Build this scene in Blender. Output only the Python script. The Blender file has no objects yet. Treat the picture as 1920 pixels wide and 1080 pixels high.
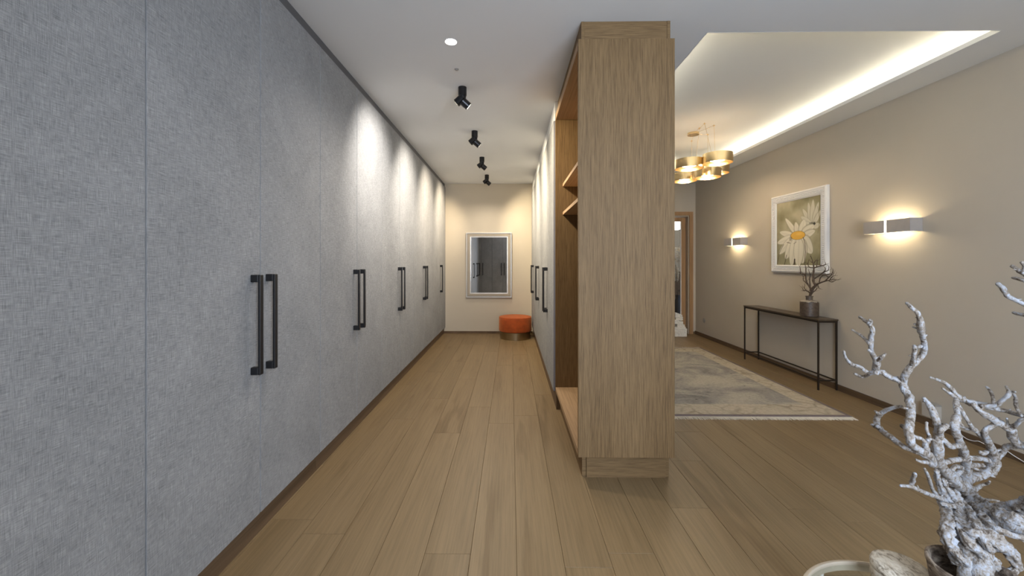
import bpy, bmesh, math, random
import numpy as np
from mathutils import Vector, Matrix, noise
C = bpy.context.scene.collection
R = math.radians
random.seed(7)

# ------------------------------------------------------------------ camera
cam = bpy.data.cameras.new('camera'); camo = bpy.data.objects.new('camera', cam); C.objects.link(camo)
cam.sensor_width = 36; cam.sensor_fit = 'HORIZONTAL'; cam.lens = 36*750/1920
cam.shift_x = 0.0065; cam.shift_y = -50/1920
cam.clip_start = 0.02; cam.clip_end = 60
camo.location = (0, 0, 1.305); camo.rotation_euler = (R(90), 0, 0.014)
cam.dof.use_dof = True; cam.dof.focus_distance = 3.2; cam.dof.aperture_fstop = 6.0
bpy.context.scene.camera = camo

# ------------------------------------------------------------------ light, exposure
S = bpy.context.scene
S.view_settings.view_transform = 'Standard'; S.view_settings.look = 'None'
S.view_settings.exposure = 0.55; S.view_settings.gamma = 1.0; S.view_settings.use_curve_mapping = False
world = bpy.data.worlds.new('world'); S.world = world; world.use_nodes = True
world.node_tree.nodes['Background'].inputs[0].default_value = (0.55, 0.70, 1.0, 1)
world.node_tree.nodes['Background'].inputs[1].default_value = 1.2

def light(name, kind, loc, power, color, rot=(0, 0, 0), **kw):
    l = bpy.data.lights.new(name, kind); l.energy = power; l.color = color
    for k, v in kw.items(): setattr(l, k, v)
    o = bpy.data.objects.new(name, l); o.location = loc; o.rotation_euler = rot; C.objects.link(o)
    return o
WARM = (1.0, 0.80, 0.56); MILD = (1.0, 0.87, 0.70)
# daylight standing in the window behind the camera
light('window_daylight', 'AREA', (1.05, -1.12, 1.45), 92, (0.76, 0.86, 1.0), (R(90), 0, 0), shape='RECTANGLE', size=1.4, size_y=1.9)
# soft fill added above the near floor, belongs to no fixture
light('near_fill_light', 'AREA', (0.3, 0.2, 2.66), 5, (1.0, 0.95, 0.88), (0, 0, 0), shape='DISK', size=0.5)

# ------------------------------------------------------------------ materials
def N(nt, t, **kw):
    n = nt.nodes.new(t)
    for k, v in kw.items(): setattr(n, k, v)
    return n
def newmat(name):
    m = bpy.data.materials.new(name); m.use_nodes = True
    nt = m.node_tree; return m, nt, nt.nodes['Principled BSDF']
def coords(nt, scale, rnd=True):
    tc = N(nt, 'ShaderNodeTexCoord'); mp = N(nt, 'ShaderNodeMapping')
    mp.inputs['Scale'].default_value = scale
    src = tc.outputs['Object']
    if rnd:
        oi = N(nt, 'ShaderNodeObjectInfo'); mu = N(nt, 'ShaderNodeMath', operation='MULTIPLY'); mu.inputs[1].default_value = 53.0
        nt.links.new(oi.outputs['Random'], mu.inputs[0])
        ad = N(nt, 'ShaderNodeVectorMath', operation='ADD')
        nt.links.new(src, ad.inputs[0]); nt.links.new(mu.outputs[0], ad.inputs[1]); src = ad.outputs[0]
    nt.links.new(src, mp.inputs['Vector']); return mp.outputs[0]
def noise_n(nt, vec, scale=1.0, detail=4, rough=0.6, dist=0.0):
    n = N(nt, 'ShaderNodeTexNoise'); n.inputs['Scale'].default_value = scale
    n.inputs['Detail'].default_value = detail; n.inputs['Roughness'].default_value = rough; n.inputs['Distortion'].default_value = dist
    nt.links.new(vec, n.inputs['Vector']); return n.outputs['Fac']
def ramp(nt, fac, stops):
    r = N(nt, 'ShaderNodeValToRGB'); e = r.color_ramp.elements
    while len(e) < len(stops): e.new(0.5)
    for el, (p, c) in zip(e, stops): el.position = p; el.color = (*c, 1)
    nt.links.new(fac, r.inputs[0]); return r.outputs[0]
def mix(nt, a, b, fac, mode='MIX'):
    m = N(nt, 'ShaderNodeMix', data_type='RGBA', blend_type=mode)
    for s, i in ((a, 6), (b, 7)):
        if isinstance(s, tuple): m.inputs[i].default_value = (*s, 1)
        else: nt.links.new(s, m.inputs[i])
    if isinstance(fac, float): m.inputs[0].default_value = fac
    else: nt.links.new(fac, m.inputs[0])
    return m.outputs[2]
def math_n(nt, op, a, b=0.0, clamp=False):
    m = N(nt, 'ShaderNodeMath', operation=op); m.use_clamp = clamp
    for s, i in ((a, 0), (b, 1)):
        if isinstance(s, (int, float)): m.inputs[i].default_value = s
        else: nt.links.new(s, m.inputs[i])
    return m.outputs[0]
def bump(nt, b, h, strength=0.2, dist=0.002):
    n = N(nt, 'ShaderNodeBump'); n.inputs['Strength'].default_value = strength; n.inputs['Distance'].default_value = dist
    nt.links.new(h, n.inputs['Height']); nt.links.new(n.outputs[0], b.inputs['Normal'])

def plain(name, col, rough=0.6, metal=0.0, var=0.06, scale=8.0, spec=0.5, bmp=0.0):
    m, nt, b = newmat(name)
    f = noise_n(nt, coords(nt, (scale,)*3), 1.0, 3)
    d = tuple(max(0, c*(1-var)) for c in col); l = tuple(min(1, c*(1+var)) for c in col)
    nt.links.new(ramp(nt, f, [(0.3, d), (0.7, l)]), b.inputs['Base Color'])
    b.inputs['Roughness'].default_value = rough; b.inputs['Metallic'].default_value = metal
    b.inputs['Specular IOR Level'].default_value = spec
    if bmp: bump(nt, b, noise_n(nt, coords(nt, (scale*20,)*3), 1.0, 2), bmp, 0.001)
    return m
def emit(name, col, strength):
    m = bpy.data.materials.new(name); m.use_nodes = True; nt = m.node_tree
    nt.nodes.remove(nt.nodes['Principled BSDF']); e = N(nt, 'ShaderNodeEmission')
    e.inputs[0].default_value = (*col, 1); e.inputs[1].default_value = strength
    nt.links.new(e.outputs[0], nt.nodes['Material Output'].inputs[0]); return m
def wood(name, dark, mid, light_, axis='z', fine=150.0, long=2.0, rough=0.5, streak=0.5, tone=0.0, cathedral=False, bmp=0.25, band=7.0):
    m, nt, b = newmat(name)
    def sc(a, l): return {'z': (a, a, l), 'y': (a, l, a), 'x': (l, a, a)}[axis]
    f1 = noise_n(nt, coords(nt, sc(fine, long)), 1.0, 4, 0.65)          # pores
    f2 = noise_n(nt, coords(nt, sc(band, 0.35)), 1.0, 3, 0.5, 0.4)          # broad bands
    base = ramp(nt, f2, [(0.25, dark), (0.5, mid), (0.8, light_)])
    st = ramp(nt, f1, [(0.36, (0.42, 0.38, 0.33)), (0.50, (0.95, 0.95, 0.95)), (0.64, (1.35, 1.35, 1.35))])
    st = mix(nt, (1, 1, 1), st, streak)
    col = mix(nt, base, st, 1.0, 'MULTIPLY')
    if cathedral:
        w = N(nt, 'ShaderNodeTexWave', wave_type='RINGS', rings_direction='X'); w.inputs['Scale'].default_value = 1.0
        w.inputs['Distortion'].default_value = 5.0; w.inputs['Detail'].default_value = 3.0; w.inputs['Detail Scale'].default_value = 1.2
        nt.links.new(coords(nt, sc(9, 0.9)), w.inputs['Vector'])
        wc = ramp(nt, w.outputs['Fac'], [(0.0, (0.72, 0.67, 0.6)), (0.25, (1, 1, 1)), (1.0, (1.03, 1.03, 1.03))])
        mask = ramp(nt, noise_n(nt, coords(nt, sc(4, 0.7)), 1.0, 2), [(0.48, (0, 0, 0)), (0.62, (1, 1, 1))])
        col = mix(nt, col, mix(nt, col, wc, 0.75, 'MULTIPLY'), mask)
    if tone:
        oi = N(nt, 'ShaderNodeObjectInfo')
        tr = ramp(nt, oi.outputs['Random'], [(0.0, (1-tone,)*3), (0.5, (1.0, 0.99, 0.975)), (1.0, (1+tone,)*3)])
        col = mix(nt, col, tr, 1.0, 'MULTIPLY')
    nt.links.new(col, b.inputs['Base Color']); b.inputs['Roughness'].default_value = rough; b.inputs['Specular IOR Level'].default_value = 0.3
    bump(nt, b, f1, bmp, 0.0008); return m

M = {}
def fabric(name, c0, c1, c2):
    m, nt, b = newmat(name)
    h = noise_n(nt, coords(nt, (900, 26, 720)), 1.0, 3, 0.7); v = noise_n(nt, coords(nt, (900, 720, 24)), 1.0, 3, 0.7)
    big = noise_n(nt, coords(nt, (3, 3, 3)), 1.0, 5, 0.7, 0.5)
    t = math_n(nt, 'MULTIPLY', math_n(nt, 'ADD', h, v), 0.5)
    t = math_n(nt, 'ADD', t, math_n(nt, 'MULTIPLY', math_n(nt, 'SUBTRACT', big, 0.5), 0.16))
    nt.links.new(ramp(nt, t, [(0.36, c0), (0.5, c1), (0.62, c2)]), b.inputs['Base Color'])
    b.inputs['Roughness'].default_value = 0.85; b.inputs['Specular IOR Level'].default_value = 0.25
    bump(nt, b, t, 0.35, 0.001); return m
M['fabric'] = fabric('grey_linen_fabric', (0.145, 0.150, 0.158), (0.268, 0.274, 0.283), (0.40, 0.403, 0.41))
M['oak'] = wood('brushed_oak', (0.168, 0.103, 0.045), (0.19, 0.119, 0.054), (0.212, 0.135, 0.063), 'z', 330, 7, 0.6, 0.62)
M['oak_h'] = wood('brushed_oak_horizontal', (0.168, 0.103, 0.045), (0.19, 0.119, 0.054), (0.212, 0.135, 0.063), 'x', 330, 8, 0.6, 0.6)
M['oak_d'] = wood('oak_inner_boards', (0.34, 0.22, 0.12), (0.42, 0.28, 0.16), (0.50, 0.35, 0.21), 'y', 120, 2.2, 0.5, 0.35)
M['plank'] = wood('oak_floor', (0.190, 0.130, 0.066), (0.217, 0.150, 0.078), (0.243, 0.171, 0.092), 'y', 110, 2.6, 0.44, 0.24, 0.045, True, 0.10, 9.0)
M['plinth'] = wood('dark_oak_plinth', (0.10, 0.062, 0.035), (0.14, 0.09, 0.052), (0.17, 0.11, 0.066), 'y', 120, 2, 0.5, 0.3)
M['doorwood'] = wood('door_oak', (0.33, 0.19, 0.09), (0.40, 0.24, 0.12), (0.47, 0.29, 0.15), 'z', 120, 2, 0.5, 0.3)
M['wall'] = plain('warm_wall_paint', (0.57, 0.51, 0.42), 0.9, 0, 0.015, 3, 0.2, 0.12)
M['ceil'] = plain('ceiling_paint', (0.70, 0.715, 0.73), 0.9, 0, 0.01, 2, 0.2)
M['white'] = plain('white_lacquer', (0.80, 0.79, 0.77), 0.45, 0, 0.02)
M['offwhite'] = plain('off_white_plastic', (0.52, 0.48, 0.42), 0.5)
M['fascia'] = plain('dark_grey_fascia', (0.10, 0.10, 0.105), 0.7)
M['black'] = plain('black_metal', (0.018, 0.018, 0.020), 0.42, 0.3)
M['spot'] = plain('dark_anodised_metal', (0.035, 0.035, 0.037), 0.3, 0.7)
M['edge'] = plain('grey_edge_laminate', (0.25, 0.26, 0.31), 0.5)
M['bronze'] = plain('dark_bronze_metal', (0.045, 0.032, 0.022), 0.45, 0.6)
M['bronze_top'] = plain('worn_bronze_top', (0.13, 0.10, 0.07), 0.35, 0.6, 0.25, 14)
M['gold'] = plain('brushed_gold', (0.84, 0.65, 0.38), 0.24, 1.0, 0.04)
M['silver'] = plain('champagne_silver', (0.44, 0.38, 0.30), 0.45, 0.3)
M['silver_l'] = plain('pale_silver', (0.85, 0.84, 0.82), 0.3, 0.6)
M['mirror'] = plain('mirror_glass', (0.86, 0.83, 0.79), 0.015, 1.0, 0.0)
M['velvet'] = plain('orange_velvet', (0.36, 0.062, 0.006), 0.85, 0, 0.22, 12)
M['velvet'].node_tree.nodes['Principled BSDF'].inputs['Sheen Weight'].default_value = 0.5
M['velvet'].node_tree.nodes['Principled BSDF'].inputs['Sheen Tint'].default_value = (1, 0.45, 0.2, 1)
M['stone'] = plain('white_rough_stone', (0.80, 0.77, 0.70), 0.9, 0, 0.15, 60, 0.2, 0.6)
M['strip'] = emit('led_strip_glow', (1.0, 0.87, 0.62), 24)
M['lamp'] = emit('lamp_glow', (1.0, 0.90, 0.72), 9)
M['hallglow'] = emit('hall_lamp_glow', (1.0, 0.93, 0.88), 5)
M['downl'] = emit('downlight_glow', (1.0, 0.96, 0.92), 9)
M['grey'] = plain('mid_grey_plastic', (0.33, 0.315, 0.295), 0.6)
M['soil'] = plain('dark_moss_soil', (0.11, 0.09, 0.06), 0.95, 0, 0.5, 90, 0.1, 0.8)
M['pampas'] = plain('pampas_beige', (0.60, 0.50, 0.36), 0.95, 0, 0.2, 40)
M['cream'] = plain('cream_fringe', (0.74, 0.68, 0.57), 0.95, 0, 0.12, 40)
M['bulb'] = emit('sconce_bulb_glow', (1.0, 0.86, 0.58), 30)

def m_glass():
    m = bpy.data.materials.new('clear_glass'); m.use_nodes = True; nt = m.node_tree
    nt.nodes.remove(nt.nodes['Principled BSDF'])
    t = N(nt, 'ShaderNodeBsdfTransparent'); t.inputs[0].default_value = (0.93, 0.95, 0.94, 1)
    g = N(nt, 'ShaderNodeBsdfGlossy'); g.inputs['Roughness'].default_value = 0.02
    mx = N(nt, 'ShaderNodeMixShader'); mx.inputs[0].default_value = 0.05
    nt.links.new(t.outputs[0], mx.inputs[1]); nt.links.new(g.outputs[0], mx.inputs[2])
    nt.links.new(mx.outputs[0], nt.nodes['Material Output'].inputs[0]); return m
M['glass'] = m_glass()

def m_drift():
    m, nt, b = newmat('bleached_driftwood')
    f = noise_n(nt, coords(nt, (60, 60, 34), False), 1.0, 4, 0.65, 0.8); g = noise_n(nt, coords(nt, (150, 150, 150), False), 1.0, 4, 0.7)
    t = math_n(nt, 'ADD', math_n(nt, 'MULTIPLY', f, 0.6), math_n(nt, 'MULTIPLY', g, 0.4))
    nt.links.new(ramp(nt, t, [(0.40, (0.08, 0.06, 0.045)), (0.475, (0.25, 0.215, 0.18)), (0.55, (0.32, 0.325, 0.345)), (0.66, (0.38, 0.42, 0.50))]), b.inputs['Base Color'])
    b.inputs['Roughness'].default_value = 0.8; bump(nt, b, t, 0.9, 0.006); return m
M['drift'] = m_drift()
def m_sprig():
    m, nt, b = newmat('dry_brown_twig'); f = noise_n(nt, coords(nt, (60,)*3, False), 1.0, 3)
    nt.links.new(ramp(nt, f, [(0.35, (0.06, 0.04, 0.028)), (0.65, (0.15, 0.105, 0.07))]), b.inputs['Base Color'])
    b.inputs['Roughness'].default_value = 0.85; return m
M['sprig'] = m_sprig()
def m_bark(name, cols, sc):
    m, nt, b = newmat(name)
    f = noise_n(nt, coords(nt, sc, False), 1.0, 5, 0.7, 1.2)
    nt.links.new(ramp(nt, f, list(zip((0.36, 0.46, 0.54, 0.66), cols))), b.inputs['Base Color'])
    b.inputs['Roughness'].default_value = 0.8; bump(nt, b, f, 1.0, 0.006); return m
M['pot'] = m_bark('ribbed_clay', [(0.05, 0.035, 0.025), (0.14, 0.105, 0.08), (0.26, 0.21, 0.165), (0.42, 0.36, 0.29)], (22, 22, 60))
M['streak'] = m_bark('streaked_stone', [(0.24, 0.20, 0.15), (0.52, 0.46, 0.37), (0.66, 0.60, 0.50), (0.74, 0.70, 0.62)], (60, 30, 60))
def m_bottle():
    m, nt, b = newmat('brown_ceramic')
    tc = N(nt, 'ShaderNodeTexCoord'); sp = N(nt, 'ShaderNodeSeparateXYZ'); nt.links.new(tc.outputs['Object'], sp.inputs[0])
    f = noise_n(nt, coords(nt, (45, 45, 45), False), 1.0, 4)
    z = math_n(nt, 'ADD', sp.outputs['Z'], math_n(nt, 'MULTIPLY', math_n(nt, 'SUBTRACT', f, 0.5), 0.05))
    rim = ramp(nt, math_n(nt, 'MULTIPLY', z, 5.0), [(0.775, (0, 0, 0)), (0.79, (1, 1, 1)), (0.84, (0.8, 0.8, 0.8)), (0.87, (0.1, 0.1, 0.1))])
    body = ramp(nt, f, [(0.3, (0.055, 0.037, 0.025)), (0.7, (0.12, 0.083, 0.058))])
    nt.links.new(mix(nt, body, (0.40, 0.35, 0.28), rim), b.inputs['Base Color'])
    b.inputs['Roughness'].default_value = 0.5; bump(nt, b, f, 0.3, 0.003); return m
M['bottle'] = m_bottle()
def m_rug():
    m, nt, b = newmat('faded_oriental_wool')      # object origin at the rug's centre, half size RX x RY
    tc = N(nt, 'ShaderNodeTexCoord'); sp = N(nt, 'ShaderNodeSeparateXYZ'); nt.links.new(tc.outputs['Object'], sp.inputs[0])
    ax = math_n(nt, 'SUBTRACT', RX, math_n(nt, 'ABSOLUTE', sp.outputs['X'])); ay = math_n(nt, 'SUBTRACT', RY, math_n(nt, 'ABSOLUTE', sp.outputs['Y']))
    ay = math_n(nt, 'MULTIPLY', ay, 0.75)
    d = math_n(nt, 'MINIMUM', ax, ay)
    patch = noise_n(nt, coords(nt, (1.6, 2.2, 1), False), 1.0, 7, 0.65, 0.8)
    field = ramp(nt, patch, [(0.34, (0.22, 0.21, 0.20)), (0.45, (0.33, 0.31, 0.285)), (0.54, (0.43, 0.395, 0.34)), (0.7, (0.48, 0.435, 0.37))])
    spk = ramp(nt, noise_n(nt, coords(nt, (9, 9, 9), False), 1.0, 2), [(0.25, (0.35, 0.34, 0.36)), (0.30, (1, 1, 1))])
    field = mix(nt, field, spk, 1.0, 'MULTIPLY')
    vn = N(nt, 'ShaderNodeTexVoronoi', feature='DISTANCE_TO_EDGE'); vn.inputs['Scale'].default_value = 1.0
    nt.links.new(coords(nt, (7, 7, 7), False), vn.inputs['Vector'])
    vine = ramp(nt, vn.outputs['Distance'], [(0.0, (0.62, 0.60, 0.58)), (0.05, (0.8, 0.79, 0.77)), (0.11, (1, 1, 1))])
    fade = ramp(nt, noise_n(nt, coords(nt, (2.5, 2.5, 1), False), 1.0, 4), [(0.4, (0, 0, 0)), (0.6, (1, 1, 1))])
    border = mix(nt, (0.50, 0.44, 0.35), mix(nt, (0.50, 0.44, 0.35), vine, 1.0, 'MULTIPLY'), fade)
    grit = ramp(nt, noise_n(nt, coords(nt, (40, 40, 1), False), 1.0, 3), [(0.35, (0.86, 0.86, 0.87)), (0.6, (1.05, 1.05, 1.04))])
    s1 = ramp(nt, d, [(0.205, (1, 1, 1)), (0.213, (0, 0, 0))]); s2 = ramp(nt, d, [(0.024, (1, 1, 1)), (0.032, (0, 0, 0))])
    c = mix(nt, field, border, s1); c = mix(nt, c, (0.20, 0.165, 0.17), s2)
    nt.links.new(mix(nt, c, grit, 1.0, 'MULTIPLY'), b.inputs['Base Color'])
    b.inputs['Roughness'].default_value = 0.95; b.inputs['Specular IOR Level'].default_value = 0.1
    bump(nt, b, noise_n(nt, coords(nt, (250, 250, 1), False), 1.0, 2), 0.5, 0.003); return m
RX, RY = 0.83, 1.335

# ------------------------------------------------------------------ traced centre lines in metres (x, y, z, radius)
DRIFT = [
    ('trunk', [(1.347,1.219,0.641,0.0213),(1.371,1.219,0.593,0.0254),(1.348,1.172,0.59,0.0268),(1.33,1.112,0.605,0.0263),(1.327,1.07,0.615,0.0261),(1.358,1.051,0.61,0.0252)]),
    ('trunk', [(1.305,1.201,0.627,0.0127),(1.268,1.149,0.596,0.0174),(1.181,1.067,0.598,0.0174),(1.187,1.05,0.568,0.0206),(1.221,1.05,0.539,0.0192),(1.252,1.05,0.523,0.0118)]),
    ('trunk', [(1.311,1.131,0.596,0.0168),(1.247,1.063,0.594,0.0193),(1.263,1.05,0.573,0.0165),(1.293,1.05,0.544,0.0128),(1.303,1.05,0.515,0.0081),(1.28,1.05,0.501,0.007)]),
    ('trunk', [(1.374,1.201,0.588,0.0138),(1.364,1.154,0.599,0.0157),(1.375,1.126,0.619,0.0163),(1.373,1.084,0.656,0.0179),(1.359,1.036,0.695,0.0157)]),
    ('trunk', [(1.23,1.165,0.629,0.0083),(1.233,1.159,0.613,0.0109),(1.216,1.13,0.605,0.0133),(1.157,1.077,0.605,0.0139),(1.132,1.054,0.592,0.0136),(1.141,1.05,0.561,0.0135),(1.154,1.05,0.526,0.0122)]),
    ('strand', [(1.334,1.207,0.636,0.0112),(1.369,1.208,0.608,0.0097),(1.368,1.172,0.606,0.0093),(1.315,1.089,0.623,0.0085),(1.317,1.05,0.624,0.007)]),
    ('strand', [(1.297,1.157,0.599,0.0094),(1.222,1.066,0.613,0.0098),(1.195,1.031,0.602,0.0094),(1.225,1.038,0.563,0.0082)]),
    ('strand', [(1.288,1.12,0.603,0.0064),(1.254,1.063,0.615,0.0072),(1.266,1.037,0.612,0.0069),(1.315,1.039,0.595,0.0068)]),
    ('strand', [(1.305,1.188,0.607,0.0083),(1.291,1.148,0.605,0.0093),(1.237,1.09,0.612,0.0075),(1.188,1.057,0.605,0.0073)]),
    ('strand', [(1.185,1.072,0.608,0.0075),(1.176,1.038,0.608,0.0096),(1.207,1.046,0.611,0.0084),(1.21,1.04,0.593,0.0071)]),
    ('strand', [(1.166,1.049,0.603,0.0085),(1.156,1.028,0.593,0.0095),(1.186,1.028,0.569,0.0094),(1.214,1.038,0.54,0.0071)]),
    ('strand', [(1.128,1.038,0.569,0.0085),(1.134,1.026,0.556,0.0072),(1.163,1.038,0.531,0.0072)]),
    ('strand', [(1.225,1.152,0.685,0.0068),(1.247,1.162,0.652,0.0082),(1.275,1.174,0.627,0.0096),(1.29,1.174,0.604,0.0096)]),
    ('strand', [(1.16,1.108,0.734,0.0053),(1.191,1.131,0.688,0.0067),(1.225,1.152,0.647,0.0082),(1.256,1.166,0.616,0.0082)]),
    ('strand', [(1.213,1.145,0.622,0.0054),(1.239,1.142,0.616,0.0067),(1.294,1.174,0.602,0.0068)]),
    ('branch', [(1.355,1.222,0.619,0.0199),(1.296,1.194,0.666,0.0168),(1.229,1.153,0.71,0.0136),(1.158,1.102,0.766,0.0118),(1.126,1.073,0.816,0.0115),(1.124,1.067,0.842,0.0101),(1.12,1.066,0.878,0.0089),(1.119,1.079,0.911,0.0077),(1.117,1.088,0.925,0.0059),(1.115,1.097,0.936,0.004)]),
    ('branch', [(1.149,1.101,0.752,0.0079),(1.08,1.051,0.804,0.0088),(0.997,1.005,0.847,0.0085),(0.983,1.001,0.873,0.0085),(0.993,1.012,0.892,0.0086),(1.013,1.029,0.906,0.0087),(1.037,1.052,0.92,0.0089),(1.064,1.084,0.942,0.0086),(1.069,1.103,0.96,0.0087),(1.072,1.111,0.972,0.0081)]),
    ('branch', [(1.075,1.11,0.975,0.0081),(1.069,1.102,0.992,0.0081),(1.068,1.09,1.015,0.008),(1.084,1.085,1.037,0.0066),(1.097,1.082,1.055,0.0065),(1.087,1.067,1.081,0.0064),(1.061,1.045,1.106,0.0056),(1.032,1.021,1.133,0.0068),(1.016,1.008,1.159,0.0061),(1.007,1.005,1.177,0.0049),(0.995,1.009,1.191,0.0043),(0.998,1.023,1.2,0.0032)]),
    ('branch', [(1.082,1.102,1.015,0.0067),(1.068,1.079,1.034,0.0052),(1.052,1.059,1.059,0.0051),(1.048,1.053,1.077,0.0045),(1.056,1.062,1.084,0.0039)]),
    ('twig', [(1.065,1.07,1.076,0.0039),(1.059,1.054,1.083,0.0038),(1.102,1.084,1.08,0.0046)]),
    ('twig', [(1.046,1.035,1.14,0.0037),(1.057,1.056,1.14,0.0033),(1.016,1.021,1.147,0.0025)]),
    ('branch', [(1.073,1.11,0.972,0.0081),(1.065,1.118,0.977,0.0069),(1.055,1.127,0.983,0.007),(1.04,1.134,0.993,0.007),(1.03,1.143,0.997,0.0086),(1.019,1.13,1.018,0.0085),(1.007,1.119,1.036,0.007),(0.988,1.11,1.055,0.0056),(0.974,1.097,1.078,0.0055),(0.964,1.084,1.102,0.0061),(0.959,1.075,1.125,0.0054),(0.959,1.087,1.139,0.0048),(0.966,1.122,1.151,0.0033)]),
    ('twig', [(0.951,1.072,1.136,0.0034),(0.974,1.096,1.142,0.0036),(0.957,1.08,1.149,0.003)]),
    ('twig', [(0.954,1.077,1.085,0.0047),(0.966,1.099,1.089,0.0042),(0.962,1.117,1.103,0.0035),(0.948,1.126,1.115,0.0026)]),
    ('twig', [(0.993,1.095,1.037,0.0048),(0.97,1.06,1.055,0.0046),(0.99,1.071,1.06,0.0029)]),
    ('twig', [(0.967,1.088,1.061,0.0041),(0.96,1.089,1.068,0.0027)]),
    ('branch', [(1.017,1.125,0.997,0.0063),(1.01,1.145,0.991,0.0058),(0.991,1.15,1.005,0.0044),(0.974,1.157,1.011,0.0053),(0.96,1.153,1.022,0.0037),(0.945,1.146,1.038,0.0032),(0.936,1.138,1.052,0.0035)]),
    ('twig', [(1.011,1.138,0.99,0.0043),(1.023,1.167,0.975,0.0044),(1.018,1.178,0.97,0.0045),(0.991,1.167,0.981,0.0027)]),
    ('branch', [(1.1,1.068,0.786,0.0077),(1.057,1.045,0.809,0.0063),(1.025,1.033,0.823,0.0063),(0.998,1.03,0.835,0.0063),(0.99,1.05,0.845,0.0065),(1.002,1.092,0.846,0.0068),(1.017,1.126,0.85,0.007),(1.028,1.138,0.863,0.0071),(1.032,1.129,0.882,0.0056),(1.036,1.106,0.903,0.0046),(1.044,1.082,0.919,0.0029)]),
    ('twig', [(0.991,1.093,0.859,0.0048),(1.016,1.132,0.842,0.0042),(0.998,1.119,0.853,0.0035)]),
    ('twig', [(1.017,1.117,0.883,0.0042),(0.995,1.1,0.894,0.0036),(1.024,1.139,0.883,0.0028)]),
    ('twig', [(0.999,1.038,0.886,0.0051),(1.003,1.028,0.879,0.005),(1.008,1.024,0.87,0.005),(1.023,1.024,0.861,0.0047),(1.038,1.027,0.857,0.0043),(1.054,1.032,0.845,0.0035)]),
    ('twig', [(1.125,1.088,0.759,0.0065),(1.087,1.059,0.804,0.0063),(1.07,1.047,0.832,0.0063),(1.082,1.05,0.85,0.0038),(1.069,1.043,0.869,0.0037),(1.069,1.044,0.891,0.0033)]),
    ('twig', [(1.063,1.036,0.848,0.0037),(1.076,1.042,0.849,0.0032),(1.094,1.051,0.842,0.0025)]),
    ('twig', [(1.152,1.104,0.748,0.0053),(1.083,1.054,0.783,0.005),(1.043,1.032,0.795,0.0043),(1.03,1.033,0.801,0.0022)]),
    ('twig', [(1.21,1.155,0.64,0.0055),(1.182,1.139,0.669,0.0041),(1.134,1.104,0.722,0.004),(1.096,1.076,0.756,0.0028)]),
    ('branch', [(1.259,1.17,0.606,0.0069),(1.214,1.148,0.635,0.0068),(1.146,1.111,0.667,0.0053),(1.088,1.082,0.695,0.0052),(1.056,1.071,0.71,0.0047),(1.033,1.077,0.709,0.0032)]),
    ('twig', [(1.074,1.088,0.703,0.0048),(1.097,1.11,0.702,0.0054),(1.06,1.065,0.748,0.0044)]),
    ('branch', [(1.359,1.145,0.897,0.0065),(1.356,1.164,0.893,0.008),(1.338,1.174,0.894,0.0094),(1.319,1.177,0.9,0.0082),(1.294,1.178,0.915,0.0069),(1.279,1.181,0.936,0.0055),(1.243,1.17,0.958,0.0047),(1.178,1.14,0.979,0.0024)]),
    ('twig', [(1.263,1.147,0.917,0.0053),(1.241,1.15,0.932,0.0041),(1.217,1.146,0.947,0.0024)]),
    ('branch', [(1.34,1.152,0.895,0.0066),(1.351,1.136,0.903,0.0064),(1.353,1.12,0.923,0.0048),(1.357,1.11,0.941,0.0047),(1.366,1.117,0.948,0.0037),(1.387,1.14,0.954,0.0025)]),
    ('twig', [(1.375,1.124,0.943,0.0038),(1.409,1.144,0.939,0.0031),(1.37,1.106,0.95,0.002)]),
    ('twig', [(1.359,1.146,0.899,0.0047),(1.37,1.156,0.915,0.0039),(1.381,1.172,0.932,0.004),(1.382,1.183,0.941,0.0024)]),
    ('branch', [(1.336,1.153,0.895,0.0066),(1.385,1.161,0.883,0.0059),(1.409,1.153,0.879,0.0052),(1.409,1.13,0.879,0.005),(1.393,1.094,0.888,0.0048)]),
    ('twig', [(1.389,1.107,0.884,0.0037),(1.396,1.122,0.896,0.0037),(1.398,1.128,0.91,0.0044),(1.388,1.12,0.929,0.0037),(1.37,1.109,0.943,0.0032)]),
    ('branch', [(1.31,1.153,0.901,0.0066),(1.325,1.149,0.881,0.0066),(1.351,1.151,0.867,0.0092),(1.376,1.155,0.851,0.0091),(1.401,1.157,0.838,0.0104),(1.422,1.158,0.825,0.0103),(1.443,1.172,0.802,0.0104),(1.464,1.178,0.78,0.0104),(1.475,1.165,0.774,0.0102),(1.477,1.138,0.769,0.0099)]),
    ('twig', [(1.416,1.154,0.832,0.0064),(1.403,1.131,0.851,0.005),(1.394,1.113,0.871,0.0049),(1.397,1.1,0.882,0.0048)]),
    ('twig', [(1.405,1.149,0.843,0.0026),(1.401,1.149,0.855,0.0026),(1.386,1.138,0.866,0.0019)]),
    ('branch', [(1.378,1.157,0.845,0.0065),(1.371,1.163,0.832,0.0066),(1.361,1.168,0.818,0.0067),(1.379,1.181,0.794,0.0081),(1.411,1.2,0.765,0.0082),(1.443,1.219,0.733,0.011),(1.463,1.232,0.704,0.0125),(1.468,1.241,0.677,0.0141),(1.453,1.247,0.656,0.0128),(1.419,1.243,0.646,0.0114),(1.369,1.228,0.644,0.0128)]),
    ('branch', [(1.369,1.228,0.644,0.0171),(1.348,1.204,0.701,0.0126),(1.305,1.17,0.748,0.0109),(1.258,1.134,0.79,0.0092),(1.204,1.097,0.834,0.009),(1.183,1.083,0.863,0.0089),(1.193,1.089,0.879,0.0102),(1.212,1.103,0.89,0.0064),(1.226,1.119,0.904,0.0065),(1.256,1.145,0.917,0.0053)]),
    ('twig', [(1.248,1.134,0.903,0.0053),(1.246,1.121,0.889,0.0039),(1.262,1.122,0.863,0.0045),(1.292,1.139,0.839,0.0052),(1.32,1.156,0.826,0.0053)]),
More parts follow.
